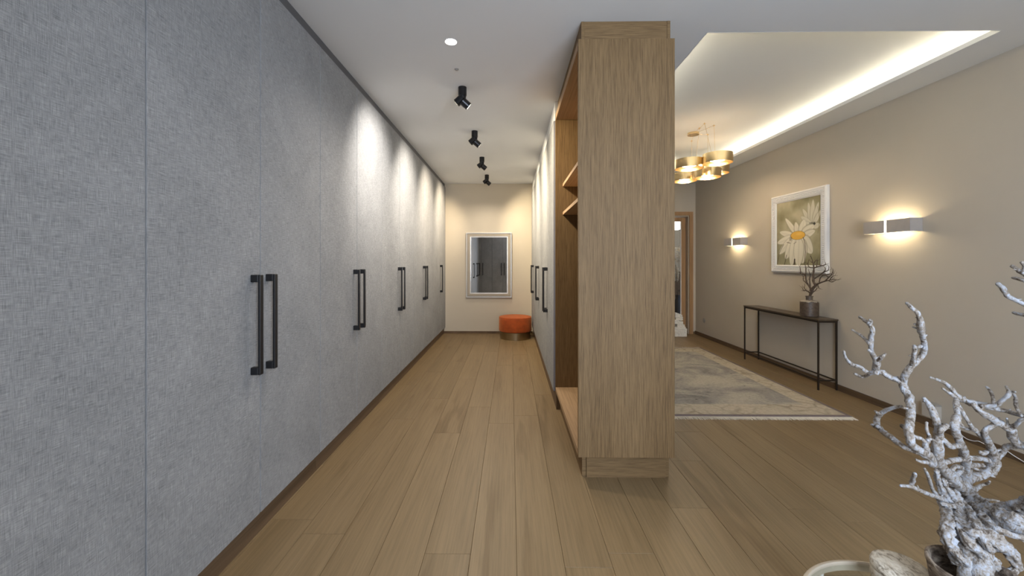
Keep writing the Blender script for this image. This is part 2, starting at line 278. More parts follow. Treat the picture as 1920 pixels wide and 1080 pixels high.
    ('branch', [(1.214,1.109,0.857,0.0052),(1.258,1.136,0.844,0.004),(1.301,1.16,0.827,0.004),(1.342,1.177,0.816,0.0054),(1.378,1.191,0.793,0.0068),(1.413,1.204,0.763,0.0068)]),
    ('twig', [(1.132,1.07,0.838,0.0063),(1.137,1.065,0.834,0.0063),(1.174,1.085,0.81,0.0064),(1.234,1.12,0.798,0.0065),(1.287,1.159,0.776,0.0067)]),
    ('twig', [(1.126,1.066,0.85,0.0063),(1.102,1.041,0.873,0.0062),(1.129,1.055,0.877,0.0062),(1.167,1.087,0.867,0.0038)]),
    ('branch', [(1.476,1.154,0.776,0.0088),(1.48,1.184,0.768,0.0079),(1.476,1.211,0.753,0.0081),(1.479,1.228,0.726,0.0083),(1.467,1.233,0.71,0.0097)]),
    ('branch', [(1.207,1.132,0.743,0.0053),(1.245,1.147,0.743,0.0067),(1.29,1.167,0.737,0.0068),(1.352,1.195,0.726,0.0069),(1.425,1.225,0.709,0.007),(1.468,1.24,0.694,0.0084)]),
    ('twig', [(1.441,1.243,0.681,0.0057),(1.409,1.234,0.686,0.0071),(1.367,1.22,0.687,0.0071),(1.336,1.209,0.68,0.007),(1.293,1.191,0.672,0.007)]),
    ('twig', [(1.282,1.188,0.657,0.0056),(1.297,1.191,0.68,0.0056),(1.275,1.175,0.704,0.0055),(1.297,1.183,0.708,0.0055),(1.348,1.211,0.688,0.0056)]),
    ('twig', [(1.429,1.219,0.738,0.0055),(1.402,1.209,0.734,0.0069),(1.397,1.212,0.739,0.0042)]),
    ('twig', [(1.399,1.235,0.605,0.0071),(1.452,1.267,0.599,0.0058),(1.485,1.281,0.601,0.0044),(1.488,1.269,0.613,0.0043),(1.465,1.245,0.632,0.0025)]),
    ('twig', [(1.399,1.212,0.589,0.0055),(1.396,1.191,0.607,0.0041),(1.423,1.187,0.606,0.0027)]),
    ('twig', [(1.459,1.25,0.653,0.0057),(1.466,1.24,0.651,0.0036),(1.477,1.242,0.647,0.0022)]),
    ('branch', [(1.477,1.161,0.77,0.0089),(1.435,1.089,0.863,0.007),(1.335,1.003,1.003,0.0065),(1.427,1.08,1.093,0.007),(1.443,1.112,1.159,0.0066),(1.421,1.117,1.179,0.0055),(1.406,1.122,1.19,0.0052),(1.396,1.128,1.199,0.005),(1.386,1.135,1.207,0.0058),(1.371,1.134,1.228,0.0055),(1.365,1.142,1.244,0.0046)]),
    ('branch', [(1.449,1.097,1.09,0.0071),(1.46,1.112,1.189,0.006),(1.39,1.076,1.249,0.0059),(1.374,1.09,1.271,0.006),(1.372,1.102,1.282,0.0049),(1.373,1.116,1.293,0.0045)]),
    ('twig', [(1.403,1.083,1.227,0.0047),(1.358,1.067,1.249,0.0047),(1.353,1.085,1.258,0.0041),(1.37,1.112,1.26,0.003)]),
    ('twig', [(1.472,1.116,1.115,0.0048),(1.466,1.135,1.142,0.0049),(1.455,1.149,1.152,0.005),(1.453,1.165,1.154,0.0044),(1.453,1.179,1.157,0.0031)]),
    ('twig', [(1.363,1.082,1.271,0.0048),(1.381,1.095,1.291,0.0048),(1.365,1.088,1.302,0.0036)]),
]
SPRIG = [
    [(3.19,4.303,0.908,0.0138),(3.185,4.285,0.977,0.0137),(3.181,4.261,1.018,0.0136),(3.178,4.22,1.054,0.0129),(3.177,4.24,1.081,0.0113),(3.177,4.247,1.114,0.0113),(3.178,4.249,1.176,0.0085),(3.181,4.246,1.227,0.0074),(3.185,4.261,1.288,0.0051),(3.189,4.294,1.35,0.0034)],
    [(3.19,4.25,1.238,0.0057),(3.185,4.171,1.255,0.005),(3.18,4.095,1.27,0.0038),(3.175,4.081,1.283,0.0027)],
    [(3.19,4.221,1.244,0.0045),(3.197,4.224,1.277,0.0039),(3.205,4.226,1.311,0.0028)],
    [(3.19,4.258,1.283,0.004),(3.197,4.245,1.311,0.0034),(3.205,4.219,1.316,0.0028)],
    [(3.19,4.265,1.237,0.0045),(3.205,4.341,1.242,0.0046),(3.22,4.382,1.276,0.0035),(3.235,4.394,1.311,0.0029)],
    [(3.19,4.295,0.988,0.0115),(3.182,4.3,1.027,0.0092),(3.177,4.344,1.078,0.0081),(3.177,4.354,1.138,0.0058),(3.182,4.361,1.213,0.0047),(3.189,4.379,1.259,0.0029)],
    [(3.19,4.372,1.155,0.0058),(3.18,4.39,1.166,0.0047),(3.17,4.416,1.172,0.0041),(3.16,4.418,1.241,0.0029)],
    [(3.19,4.356,1.064,0.0052),(3.19,4.396,1.09,0.0041),(3.19,4.411,1.107,0.0035),(3.19,4.411,1.136,0.0024)],
    [(3.19,4.314,0.963,0.0069),(3.197,4.343,0.978,0.0058),(3.205,4.4,0.989,0.0053),(3.212,4.434,0.983,0.0041),(3.22,4.469,1.016,0.003)],
    [(3.19,4.356,0.983,0.0046),(3.205,4.416,1.014,0.0035),(3.22,4.429,1.036,0.0024)],
    [(3.19,4.258,1.035,0.0102),(3.181,4.202,1.067,0.009),(3.172,4.136,1.089,0.0072),(3.163,4.052,1.11,0.0059),(3.154,3.974,1.125,0.0042),(3.145,3.903,1.125,0.0026)],
    [(3.19,4.121,1.098,0.0055),(3.185,4.063,1.135,0.0049),(3.18,4.014,1.173,0.0037),(3.175,3.988,1.212,0.0027)],
    [(3.19,4.273,1.113,0.0068),(3.194,4.201,1.15,0.0056),(3.197,4.132,1.196,0.005),(3.201,4.084,1.213,0.0038),(3.205,4.079,1.251,0.0027)],
    [(3.19,4.185,1.09,0.0056),(3.195,4.166,1.146,0.005),(3.2,4.1,1.171,0.0044),(3.205,4.052,1.182,0.0027)],
    [(3.19,4.053,1.113,0.0043),(3.183,4.01,1.152,0.0037),(3.175,3.965,1.164,0.0021)],
    [(3.19,4.28,0.972,0.0057),(3.2,4.264,0.99,0.0045),(3.21,4.251,1.01,0.004),(3.22,4.253,1.036,0.0023)],
    [(3.19,4.31,1.043,0.0057),(3.18,4.304,1.106,0.0046),(3.17,4.283,1.164,0.0034),(3.16,4.285,1.198,0.0023)],
    [(3.19,4.128,1.191,0.0039),(3.183,4.091,1.224,0.0033),(3.175,4.088,1.24,0.0022)],
    [(3.19,4.066,1.112,0.0043),(3.167,3.991,1.1,0.0032),(3.145,3.924,1.119,0.0021)],
    [(3.19,4.206,1.061,0.005),(3.145,4.126,1.027,0.0033)],
    [(3.19,4.101,1.164,0.0038),(3.197,4.069,1.149,0.0033),(3.205,4.019,1.183,0.0021)],
]
CABLE = [(3.295,3.098,0.036,0.0032),(3.295,3.072,0.043,0.0032),(3.295,3.024,0.054,0.0032),(3.295,2.992,0.044,0.0032),(3.295,2.954,0.026,0.0032),(3.295,2.93,0.021,0.0032),(3.295,2.894,0.026,0.0032),(3.295,2.868,0.037,0.0032),(3.295,2.839,0.035,0.0032),(3.295,2.799,0.028,0.0032),(3.295,2.771,0.022,0.0032),(3.295,2.733,0.03,0.0032),(3.295,2.704,0.044,0.0032),(3.295,2.67,0.032,0.0032),(3.295,2.616,0.017,0.0032),(3.27,2.519,0.006,0.0032),(3.161,2.364,0.006,0.0032)]

# ------------------------------------------------------------------ mesh helpers
def box(bm, x0, x1, y0, y1, z0, z1, bev=0.0):
    r = bmesh.ops.create_cube(bm, size=1.0); vs = r['verts']
    for v in vs: v.co = Vector(((x0+x1)/2+v.co.x*(x1-x0), (y0+y1)/2+v.co.y*(y1-y0), (z0+z1)/2+v.co.z*(z1-z0)))
    if bev:
        es = list({e for v in vs for e in v.link_edges})
        bmesh.ops.bevel(bm, geom=es, offset=bev, segments=1, affect='EDGES')
def cyl(bm, p, r, h, seg=24, r2=None, axis=None, cap=True):
    g = bmesh.ops.create_cone(bm, cap_ends=cap, cap_tris=False, segments=seg, radius1=r, radius2=r if r2 is None else r2, depth=h)
    m = Matrix.Translation(Vector(p))
    if axis is not None: m = m @ Vector((0, 0, 1)).rotation_difference(Vector(axis)).to_matrix().to_4x4()
    bmesh.ops.transform(bm, matrix=m @ Matrix.Translation((0, 0, h/2)), verts=g['verts'])
def lathe(bm, prof, seg=32, c=(0, 0, 0)):
    rings = []
    for (r, z) in prof:
        if r < 1e-5: rings.append([bm.verts.new((c[0], c[1], c[2]+z))])
        else: rings.append([bm.verts.new((c[0]+r*math.cos(2*math.pi*i/seg), c[1]+r*math.sin(2*math.pi*i/seg), c[2]+z)) for i in range(seg)])
    for a, b in zip(rings, rings[1:]):
        for i in range(seg):
            j = (i+1) % seg
            if len(a) == 1 and len(b) > 1: bm.faces.new((a[0], b[j], b[i]))
            elif len(b) == 1 and len(a) > 1: bm.faces.new((a[i], a[j], b[0]))
            elif len(a) > 1: bm.faces.new((a[i], a[j], b[j], b[i]))
def tube(bm, pts, seg=8, knob=0.0, step=3, nscale=60.0, groove=0.0):
    """pts: (x,y,z,r); smooth spline through them"""
    P = [Vector(p) if len(p) == 4 else Vector((*p, 0.002)) for p in pts]
    Q = []
    for i in range(len(P)-1):
        p0 = P[max(i-1, 0)]; p1 = P[i]; p2 = P[i+1]; p3 = P[min(i+2, len(P)-1)]
        for k in range(step):
            t = k/step; Q.append(0.5*((2*p1)+(p2-p0)*t+(2*p0-5*p1+4*p2-p3)*t*t+(3*p1-p0-3*p2+p3)*t**3))
    Q.append(P[-1]); rings = []; up = Vector((0.3, 0.9, 0.2)).normalized()
    for i, q in enumerate(Q):
        c = q.to_3d(); a = Q[max(i-1, 0)].to_3d(); b = Q[min(i+1, len(Q)-1)].to_3d(); d = (b-a)
        d = d.normalized() if d.length > 1e-9 else Vector((0, 0, 1))
        u = (up-d*up.dot(d)); u = u.normalized() if u.length > 1e-3 else d.orthogonal().normalized(); up = u; w = d.cross(u)
        r = max(q[3], 0.0004); ring = []
        for k in range(seg):
            an = 2*math.pi*k/seg; o = u*math.cos(an)+w*math.sin(an)
            if groove: o = o*(1+groove*math.sin(4*an+i*.22)+.6*groove*math.sin(7*an-i*.35+1))
            pt = c+o*r
            if knob: pt = c+o*r*(1+knob*noise.noise(pt*nscale)+0.6*knob*noise.noise(pt*nscale*2.7+Vector((5, 1, 3))))
            ring.append(bm.verts.new(pt))
        rings.append(ring)
    for a, b in zip(rings, rings[1:]):
        for k in range(seg): j = (k+1) % seg; bm.faces.new((a[k], a[j], b[j], b[k]))
    for ring, s, cc, dd in ((rings[0], 1, Q[0], Q[0]-Q[1]), (rings[-1], -1, Q[-1], Q[-1]-Q[-2])):
        dd = dd.to_3d(); dd = dd.normalized() if dd.length > 1e-9 else Vector((0, 0, 1))
        t = bm.verts.new(cc.to_3d()+dd*max(cc[3], 0.0004)*0.7)
        for k in range(seg):
            j = (k+1) % seg
            bm.faces.new((t, ring[j], ring[k]) if s == 1 else (t, ring[k], ring[j]))
def obj(name, bm, mat, parent=None, loc=None, smooth=False, label=None, kind=None):
    bmesh.ops.recalc_face_normals(bm, faces=bm.faces)
    me = bpy.data.meshes.new(name); bm.to_mesh(me); bm.free()
    if smooth:
        for p in me.polygons: p.use_smooth = True
        if smooth == 'auto':
            me.set_sharp_from_angle(angle=R(35))
    for m in (mat if isinstance(mat, list) else [mat]): me.materials.append(m)
    o = bpy.data.objects.new(name, me); C.objects.link(o)
    if parent: o.parent = parent
    if loc: o.location = loc
    if label: o['label'] = label
    if kind: o['kind'] = kind
    return o
def B(*boxes, bev=0.0):
    bm = bmesh.new()
    for b in boxes: box(bm, *b, bev=bev)
    return bm
def tag(o, label, cat, group=None):
    o['label'] = label; o['category'] = cat
    if group: o['group'] = group
    return o
def thing(name, label, cat, loc=(0, 0, 0), rz=0, group=None):
    o = bpy.data.objects.new(name, None); C.objects.link(o); o.location = loc; o.rotation_euler = (0, 0, rz)
    o.empty_display_size = 0.05
    return tag(o, label, cat, group)
def struct(name, bm, mat, parent=None, **k):
    o = obj(name, bm, mat, parent, **k)
    if not parent: o['kind'] = 'structure'
    return o
def copy_tree(o, parent=None):
    c = o.copy(); C.objects.link(c)
    if parent: c.parent = parent
    for ch in [x for x in bpy.data.objects if x.parent == o]: copy_tree(ch, c)
    return c

# ------------------------------------------------------------------ room
H = 2.71; XW = 3.32; XL = -1.82; YB = 7.242; YF = -1.05
floor = struct('floor', B((XL-.1, XW+.1, YF-.1, YB+.2, -.12, -.014)), M['plinth'])
pw = 0.205; nrow = int(math.ceil((XW-XL)/pw)); rr = random.Random(3)
x = XL
while x < XW-0.01:
    x1 = min(x+pw, XW); y = YF - rr.uniform(0.0, 2.0)
    while y < YB:
        y1 = y + rr.choice((2.2, 2.2, 1.8, 1.4)); a = max(y, YF); b = min(y1, YB)
        if b-a > 0.02:
            lx = (x1-x)/2; ly = (b-a)/2
            bm = B((-lx+.0005, lx-.0005, -ly+.0005, ly-.0005, -.014, 0), bev=0.0011)
            obj('plank', bm, M['plank'], floor, ((x+x1)/2, (a+b)/2, 0))
        y = y1
    x = x1
# back wall with the doorway on the right (opening x 2.25..3.20)
DX0, DX1, DZ = 2.20, 3.205, 2.13
struct('wall_back', B((XL, DX0, YB, YB+.16, 0, 2.95), (DX1, XW, YB, YB+.16, 0, 2.95), (DX0, DX1, YB, YB+.16, DZ, 2.95)), M['wall'])
struct('wall_left', B((XL-.12, XL, YF, YB+.16, 0, 2.95)), M['wall'])
struct('wall_right', B((XW, XW+.12, YF, YB+.16, 0, 2.95)), M['wall'])
struct('wall_front', B((XL, .30, YF-.16, YF, 0, 2.95), (1.80, XW, YF-.16, YF, 0, 2.95), (.30, 1.80, YF-.16, YF, 0, .45), (.30, 1.80, YF-.16, YF, 2.45, 2.95)), M['wall'])
w = struct('window_1', B((.30, .36, YF-.12, YF-.06, .45, 2.45), (1.74, 1.80, YF-.12, YF-.06, .45, 2.45), (.36, 1.74, YF-.12, YF-.06, .45, .51), (.36, 1.74, YF-.12, YF-.06, 2.39, 2.45), (1.02, 1.08, YF-.12, YF-.06, .51, 2.39)), M['doorwood'])
for a, b in ((.36, 1.02), (1.08, 1.74)): obj('pane', B((a, b, YF-.095, YF-.085, .51, 2.39)), M['glass'], w)
# ceiling: lower slab with a rectangular opening, raised panel above it, lit cove all round
OX0, OX1, OY0, OY1 = 1.203, 2.992, 2.472, 6.30; CX0, CX1, CY0, CY1 = .98, 3.27, 2.22, 6.52
ce = struct('ceiling', B((XL, OX0, YF, YB, H, H+.02), (OX1, XW, YF, YB, H, H+.02), (OX0, OX1, YF, OY0, H, H+.02), (OX0, OX1, OY1, YB, H, H+.02)), M['ceil'])
obj('raised_panel', B((CX0-.05, CX1+.05, CY0-.05, CY1+.05, 2.865, 2.89)), M['ceil'], ce)
obj('cove_side', B((CX0-.03, CX0, CY0, CY1, H+.02, 2.865), (CX1, CX1+.03, CY0, CY1, H+.02, 2.865), (CX0, CX1, CY0-.03, CY0, H+.02, 2.865), (CX0, CX1, CY1, CY1+.03, H+.02, 2.865)), M['ceil'], ce)
struct('trim_1', B((OX0, OX0+.006, OY0, OY1, H-.0005, H+.030), (OX1-.006, OX1, OY0, OY1, H-.0005, H+.030), (OX0+.006, OX1-.006, OY0, OY0+.006, H-.0005, H+.030), (OX0+.006, OX1-.006, OY1-.006, OY1, H-.0005, H+.030)), M['ceil'])
for (a, lab) in (((OX1+.13, OX1+.145, OY0-.1, OY1+.1), 'glowing warm white strip light inside the long right edge of the ceiling recess'),
            ((OX0-.145, OX0-.13, OY0-.1, OY1+.1), 'strip light inside the left ceiling recess edge nearest the oak cabinet'),
            ((OX0, OX1, OY0-.145, OY0-.13), 'strip light inside the near short edge of the ceiling recess'),
            ((OX0, OX1, OY1+.13, OY1+.145), 'strip light inside the far short edge of the ceiling recess above the glazed door')):
    tag(obj('strip_light', B((*a, H+.021, H+.033)), M['strip']), lab, 'light', 'cove lights of the ceiling recess')
# baseboards
struct('baseboard_back', B((-1.215, .39, YB-.014, YB, 0, .04)), M['plinth'])
struct('baseboard_back_right', B((3.275, XW-.014, YB-.014, YB, 0, .045)), M['plinth'])
struct('baseboard_right', B((XW-.014, XW, YF, YB, 0, .058)), M['plinth'])

# ------------------------------------------------------------------ doorway and the hall behind it
d = struct('door_1', B((DX1, 3.27, YB-.02, YB-.001, 0, DZ+.065), (DX0-.065, DX0, YB-.02, YB-.001, 0, DZ+.065), (DX0, DX1, YB-.02, YB-.001, DZ, DZ+.065)), M['doorwood'])
obj('jamb', B((DX1-.02, DX1, YB, YB+.17, 0, DZ), (DX0, DX0+.02, YB, YB+.17, 0, DZ), (DX0+.02, DX1-.02, YB, YB+.17, DZ-.02, DZ)), M['silver'], d, label='pale jamb lining of the doorway')
obj('door_leaf', B((3.095, 3.180, YB+.08, YB+.12, .01, DZ-.03), (DX0+.02, DX0+.105, YB+.08, YB+.12, .01, DZ-.03), (DX0+.105, 3.095, YB+.08, YB+.12, .01, .10), (DX0+.105, 3.095, YB+.08, YB+.12, DZ-.1, DZ-.03), bev=.003), M['doorwood'], d)
obj('pane', B((DX0+.105, 3.095, YB+.097, YB+.103, .10, DZ-.1)), M['glass'], d)
obj('glazing_bead', B((3.083, 3.095, YB+.07, YB+.08, .10, DZ-.1), (DX0+.105, DX0+.117, YB+.07, YB+.08, .10, DZ-.1)), M['white'], d)
HY = 10.2
struct('floor_hall', B((1.7, 4.6, YB+.17, HY, -.1, 0)), M['plank'])
struct('wall_hall_back', B((1.7, 4.6, HY, HY+.1, 0, 2.75)), M['wall'])
struct('wall_hall_left', B((1.6, 1.7, YB+.17, HY, 0, 2.75)), M['wall'])
struct('wall_hall_right', B((4.6, 4.7, YB+.17, HY, 0, 2.75)), M['wall'])
struct('ceiling_hall', B((1.7, 4.6, YB+.17, HY, 2.7, 2.75)), M['ceil'])
l = thing('pendant_lamp', 'white glowing globe lamp hanging in the hall behind the glazed door', 'lamp', (3.60, 8.75, 2.70))
bm = bmesh.new(); cyl(bm, (0, 0, -.50), .004, .50, 8); cyl(bm, (0, 0, -.02), .05, .02, 20); obj('cord', bm, M['black'], l)
bm = bmesh.new(); bmesh.ops.create_uvsphere(bm, u_segments=24, v_segments=14, radius=.13)
for v in bm.verts: v.co.z = v.co.z*.9-.60
obj('globe', bm, M['hallglow'], l, smooth=True)
sb = thing('sideboard', 'dark low sideboard in the hall seen through the door glass', 'sideboard', (4.05, 9.85, 0))
obj('body', B((-.5, .5, -.2, .2, .10, 1.05), bev=.004), M['plinth'], sb)
for k in (-1, 1):
    dd = obj('door', B((-.485 if k < 0 else .005, -.005 if k < 0 else .485, -.222, -.201, .12, 1.03), bev=.003), M['plinth'], sb)
    obj('knob', B((.03*k-.01, .03*k+.01, -.245, -.223, .58, .62), bev=.003), M['black'], dd)
for a in (-.46, .46):
    for b_ in (-.16, .16): obj('leg', B((a-.02, a+.02, b_-.02, b_+.02, 0, .10)), M['black'], sb)
tag(obj('storage_box', B((3.72, 3.95, 9.20, 9.42, .0, .36), bev=.006), M['white']), 'white box standing on the hall floor behind the glazed door', 'box')
fv = thing('pampas_vase', 'tall dark floor vase holding beige pampas plumes in the hall', 'vase', (3.60, 8.66, 0))
bm = bmesh.new(); lathe(bm, [(0, 0), (.09, 0), (.12, .18), (.10, .40), (.05, .52), (.06, .58), (.05, .57), (.0, .5)], 24)
obj('vase_body', bm, M['black'], fv, smooth='auto')
pr_ = random.Random(5)
for k in range(7):
    a = pr_.uniform(0, 6.28); h = pr_.uniform(.95, 1.25) if k % 2 else pr_.uniform(.55, .8); sp = pr_.uniform(.02, .16)
    base = Vector((0, 0, .5)); top = Vector((math.cos(a)*sp, math.sin(a)*sp, .5+h))
    bm = bmesh.new(); tube(bm, [(*base, .003), (*(base.lerp(top, .5)), .0025), (*top, .0015)], 5); st = obj('stalk', bm, M['sprig'], fv)
    bm = bmesh.new()
    for q in range(70):
        t = pr_.uniform(.68, 1.0); c = base.lerp(top, t); an = pr_.uniform(0, 6.28); L = .055*math.sin((t-.62)/.40*math.pi)+.012
        e = c+Vector((math.cos(an)*L, math.sin(an)*L, -.02)); n = c+Vector((0, 0, .012)); bm.faces.new([bm.verts.new(v) for v in (c, e, e+Vector((0, 0, .02)), n)])
    obj('plume', bm, M['pampas'], st, kind='stuff')
light('hall_light', 'POINT', (3.3, 8.6, 2.2), 16, (1, .9, .8), shadow_soft_size=.12)

# ------------------------------------------------------------------ wardrobes (origin: front centre on the floor, doors face local +X)
def handle_bm(y):
    bm = bmesh.new(); z0, z1 = .785, 1.243
    box(bm, .034, .046, y-.013, y+.013, z0, z1, bev=.0025)
    for a, b in ((z0, z0+.034), (z1-.034, z1)): box(bm, -.0005, .034, y-.013, y+.013, a, b, bev=.0025)
    return bm
def wardrobe(name, label, loc, rz, w, doors, handles, group, z0=.112, z1=2.645, depth=.60, fascia='fascia'):
    t = thing(name, label, 'wardrobe', loc, rz, group); h = w/2
    obj('carcass', B((-depth, -.024, -h+.001, h-.001, z0-.01, z1+.005)), M['fascia'], t)
    obj('plinth', B((-depth, -.026, -h+.001, h-.001, 0, z0-.012)), M['plinth'], t)
    obj('fascia', B((-depth, -.014, -h+.001, h-.001, z1+.006, H-.001)), M[fascia], t)
    n = len(doors)-1
    for k in range(n):
        a, b = doors[k]+.0027, doors[k+1]-.0027
        dr = obj('door', B((-.022, 0, a, b, z0, z1), bev=.0012), [M['fabric']], t)
        for hy in handles:
            if a < hy < b: obj('handle', handle_bm(hy), M['black'], dr, smooth=False)
    return t
GL = 'wardrobe units along the left wall'
s = .5955; y0 = .6915
units = [(y0+s, 'grey linen left wardrobe unit nearest the camera with two long black handles'),
         (y0+3*s, 'second grey linen left wardrobe unit, under the dimmer start of the spot lit doors'),
         (y0+5*s, 'third grey linen left wardrobe unit, halfway along the left wall, brightly spot lit'),
         (y0+7*s, 'fourth grey linen left wardrobe unit, second from the back wall with paired handles'),
         (y0+9*s, 'last grey linen left wardrobe unit touching the back wall, with a single black handle')]
for k, (ya, lab) in enumerate(units):
    hs = (-.0615, .0515) if k < 4 else (.052,)
    wardrobe('wardrobe', lab, (-1.189, ya+s, 0), 0, 2*s, (-s, 0, s), hs, GL)
wardrobe('wardrobe', 'left wardrobe unit beside the camera, cut off by the left edge of the picture', (-1.189, y0, 0), 0, 2*s, (-s, 0, s), (-.0615, .0515), GL)
wardrobe('wardrobe', 'short end unit of the left wardrobes seen only in the wall mirror', (-1.189, (y0-s-.40)/2, 0), 0, y0-s+.40, (-(y0-s+.40)/2, (y0-s+.40)/2), (.19,), GL)
GB = 'wardrobe units behind the camera, seen in the mirror'
wardrobe('wardrobe', 'shaded wardrobe in the middle of the wall mirror reflection, with paired handles', (-.30, -.42, 0), R(90), .80, (-.40, 0, .40), (-.055, .055), GB)
wardrobe('wardrobe', 'shaded wardrobe at the left of the wall mirror reflection beside the pale doors', (-1.102, -.42, 0), R(90), .80, (-.40, 0, .40), (-.055, .055), GB)
GR = 'wardrobe units along the right of the corridor'
XR = .374; wr = (YB-3.525)/3
for k, lab in enumerate(('pale grey wardrobe unit directly behind the open oak shelving, right of the corridor',
                         'middle wardrobe unit on the right side of the corridor',
                         'right corridor wardrobe unit at the back wall beside the orange pouf')):
    wardrobe('wardrobe', lab, (XR, 3.525+wr*(k+.5), 0), R(180), wr, (-wr/2, 0, wr/2), (-.052, .052), GR, z0=.165, z1=2.54, depth=.56, fascia='ceil')

# ------------------------------------------------------------------ open oak shelving at the end of the right row
u = thing('oak_shelving', 'tall open oak shelf cabinet with a broad end panel facing the camera', 'shelving', (0, 2.32, 0))
X0, X1 = .390, .945; L = 3.52-2.32; ZB, ZT = .170, 2.592
obj('end_panel', B((X0, X1, 0, .024, ZB, ZT), bev=.0012), M['oak'], u)
obj('far_side_panel', B((X0, X1-.02, L-.022, L, ZB, ZT)), M['oak'], u)
obj('back_panel', B((X1-.02, X1, .024, L, ZB, ZT)), M['oak'], u)
obj('bottom_board', B((X0, X1-.02, .024, L-.022, ZB, ZB+.036), bev=.001), M['oak_d'], u)
obj('top_board', B((X0, X1-.02, .024, L-.022, ZT-.052, ZT), bev=.001), M['oak_d'], u)
for zz in (1.957, 1.710): obj('shelf', B((.452, X1-.02, .024, L-.022, zz, zz+.026), bev=.001), M['oak_d'], u)
obj('plinth', B((.432, .438+.018, .115, L, 0, ZB-.001), (.935, .953-.018+.02, .115, L, 0, ZB-.001), (.457, .934, .105, .125, 0, ZB-.001)), M['oak_h'], u)
obj('cornice', B((.412, .430, .028, L, ZT+.001, H-.001), (.912, .930, .028, L, ZT+.001, H-.001), (.431, .911, .030, .05, ZT+.001, H-.001)), M['oak_h'], u)
tag(obj('grey_end_panel', B((XR+.001, .389, 3.5225, 3.5245, .165, 2.54)), M['edge']), 'thin grey edge strip between oak shelving and the pale wardrobe doors', 'edge strip')

# ------------------------------------------------------------------ spot lights on the ceiling
labs = ('nearest and largest black double ceiling spotlight', 'second black double ceiling spotlight from the camera',
        'third black double ceiling spotlight from the camera', 'small farthest double ceiling spotlight next to the back wall')
def head_axis(sx): return Vector((sx*(.70 if sx < 0 else .65), .22 if sx < 0 else .30, -.50)).normalized()
def spot_master():
    t = thing('ceiling_spotlight', labs[0], 'spotlight', (-.392, 3.227, H), 0, 'double spotlights on the corridor ceiling')
    bm = bmesh.new(); cyl(bm, (0, 0, -.066), .034, .066, 32); obj('mount', bm, M['spot'], t, smooth='auto')
    bm = bmesh.new(); cyl(bm, (0, 0, -.094), .027, .028, 24); box(bm, .020, .028, -.012, .012, -.125, -.07, bev=.002); obj('swivel_arm', bm, M['black'], t, smooth='auto')
    for sx, cx, cz in ((-1, -.022, -.104), (1, .024, -.132)):
        ax = head_axis(sx)
        c = Vector((cx, 0, cz)); bm = bmesh.new(); cyl(bm, c-ax*.033, .0325, .062, 32, axis=ax)
        cyl(bm, c+ax*.0295, .0332, .004, 32, axis=ax); h = obj('lamp_head', bm, M['spot'], t, smooth='auto')
        bm = bmesh.new(); cyl(bm, c+ax*.034, .024, .001, 24, axis=ax); obj('lens', bm, M['lamp'], h)
    return t
sp0 = spot_master()
spys = (3.227, 4.314, 5.399, 6.50)
for k, yy in enumerate(spys):
    o = sp0 if k == 0 else copy_tree(sp0)
    o.location = (-.392, yy, H); o['label'] = labs[k]; o.rotation_euler = (0, 0, 0)
    for sx, cx, cz in ((-1, -.022, -.104), (1, .024, -.132)):
        ax = head_axis(sx); p = Vector((-.392+cx, yy, H+cz))+ax*.041
        q = Vector((0, 0, -1)).rotation_difference(ax).to_euler()
        col = ((1.0, .93, .84), (1.0, .90, .77), (1.0, .84, .64), (1.0, .82, .58))[k] if sx < 0 else (1.0, .84, .58)
        light('spot_beam', 'SPOT', p, 76 if sx < 0 else (82, 100, 100, 64)[k], col, q, spot_size=R(86 if sx < 0 else 100), spot_blend=1.0, shadow_soft_size=.012)
    light('spot_spill', 'SPOT', (-.392, yy+.03, H-.20), (20, 26, 27, 24)[k], (1.0, .87, .70), (0, 0, 0), spot_size=R(164), spot_blend=.7, shadow_soft_size=.03)
dl = thing('recessed_downlight', 'round lit recessed downlight in the corridor ceiling', 'downlight', (-.384, 2.556, H))
bm = bmesh.new(); lathe(bm, [(.036, -.0005), (.042, -.002), (.042, 0), (.036, 0)], 32); obj('ring', bm, M['white'], dl, smooth='auto')
bm = bmesh.new(); cyl(bm, (0, 0, -.0012), .036, .001, 32); obj('lens', bm, M['downl'], dl)
light('downlight_beam', 'SPOT', (-.384, 2.556, H-.01), 42, (1, .93, .85), (0, 0, 0), spot_size=R(145), spot_blend=1.0, shadow_soft_size=.035)
bm = bmesh.new(); cyl(bm, (0, 0, -.004), .016, .004, 24); cyl(bm, (0, 0, -.010), .009, .006, 16)
tag(obj('ceiling_sensor', bm, M['grey'], loc=(-.397, 2.918, H)), 'tiny round grey sensor between the downlight and the first spotlight', 'sensor')

# ------------------------------------------------------------------ mirror on the back wall
mr = thing('wall_mirror', 'rectangular mirror in a stepped champagne frame on the corridor back wall', 'mirror', (-.3985, YB, .655))
def frame_ring(bm, w, h, a0, a1, y0, y1):
    """rectangular ring, insets a0..a1 from outer edge, front at y1, mitred"""
    def rect(i, y): return [bm.verts.new(v) for v in ((-w/2+i, y, i), (w/2-i, y, i), (w/2-i, y, h-i), (-w/2+i, y, h-i))]
    A, Bq, Cq, D = rect(a0, y0), rect(a0, y1), rect(a1, y1), rect(a1, y0)
    for P, Q in ((A, Bq), (Bq, Cq), (Cq, D), (D, A)):
        for i in range(4): j = (i+1) % 4; bm.faces.new((P[i], P[j], Q[j], Q[i]))
MW, MH = .817, 1.166
bm = bmesh.new(); frame_ring(bm, MW, MH, .0, .012, -.002, -.036); obj('outer_moulding', bm, M['silver_l'], mr)
bm = bmesh.new(); frame_ring(bm, MW, MH, .0125, .022, -.002, -.022); obj('groove', bm, M['grey'], mr)
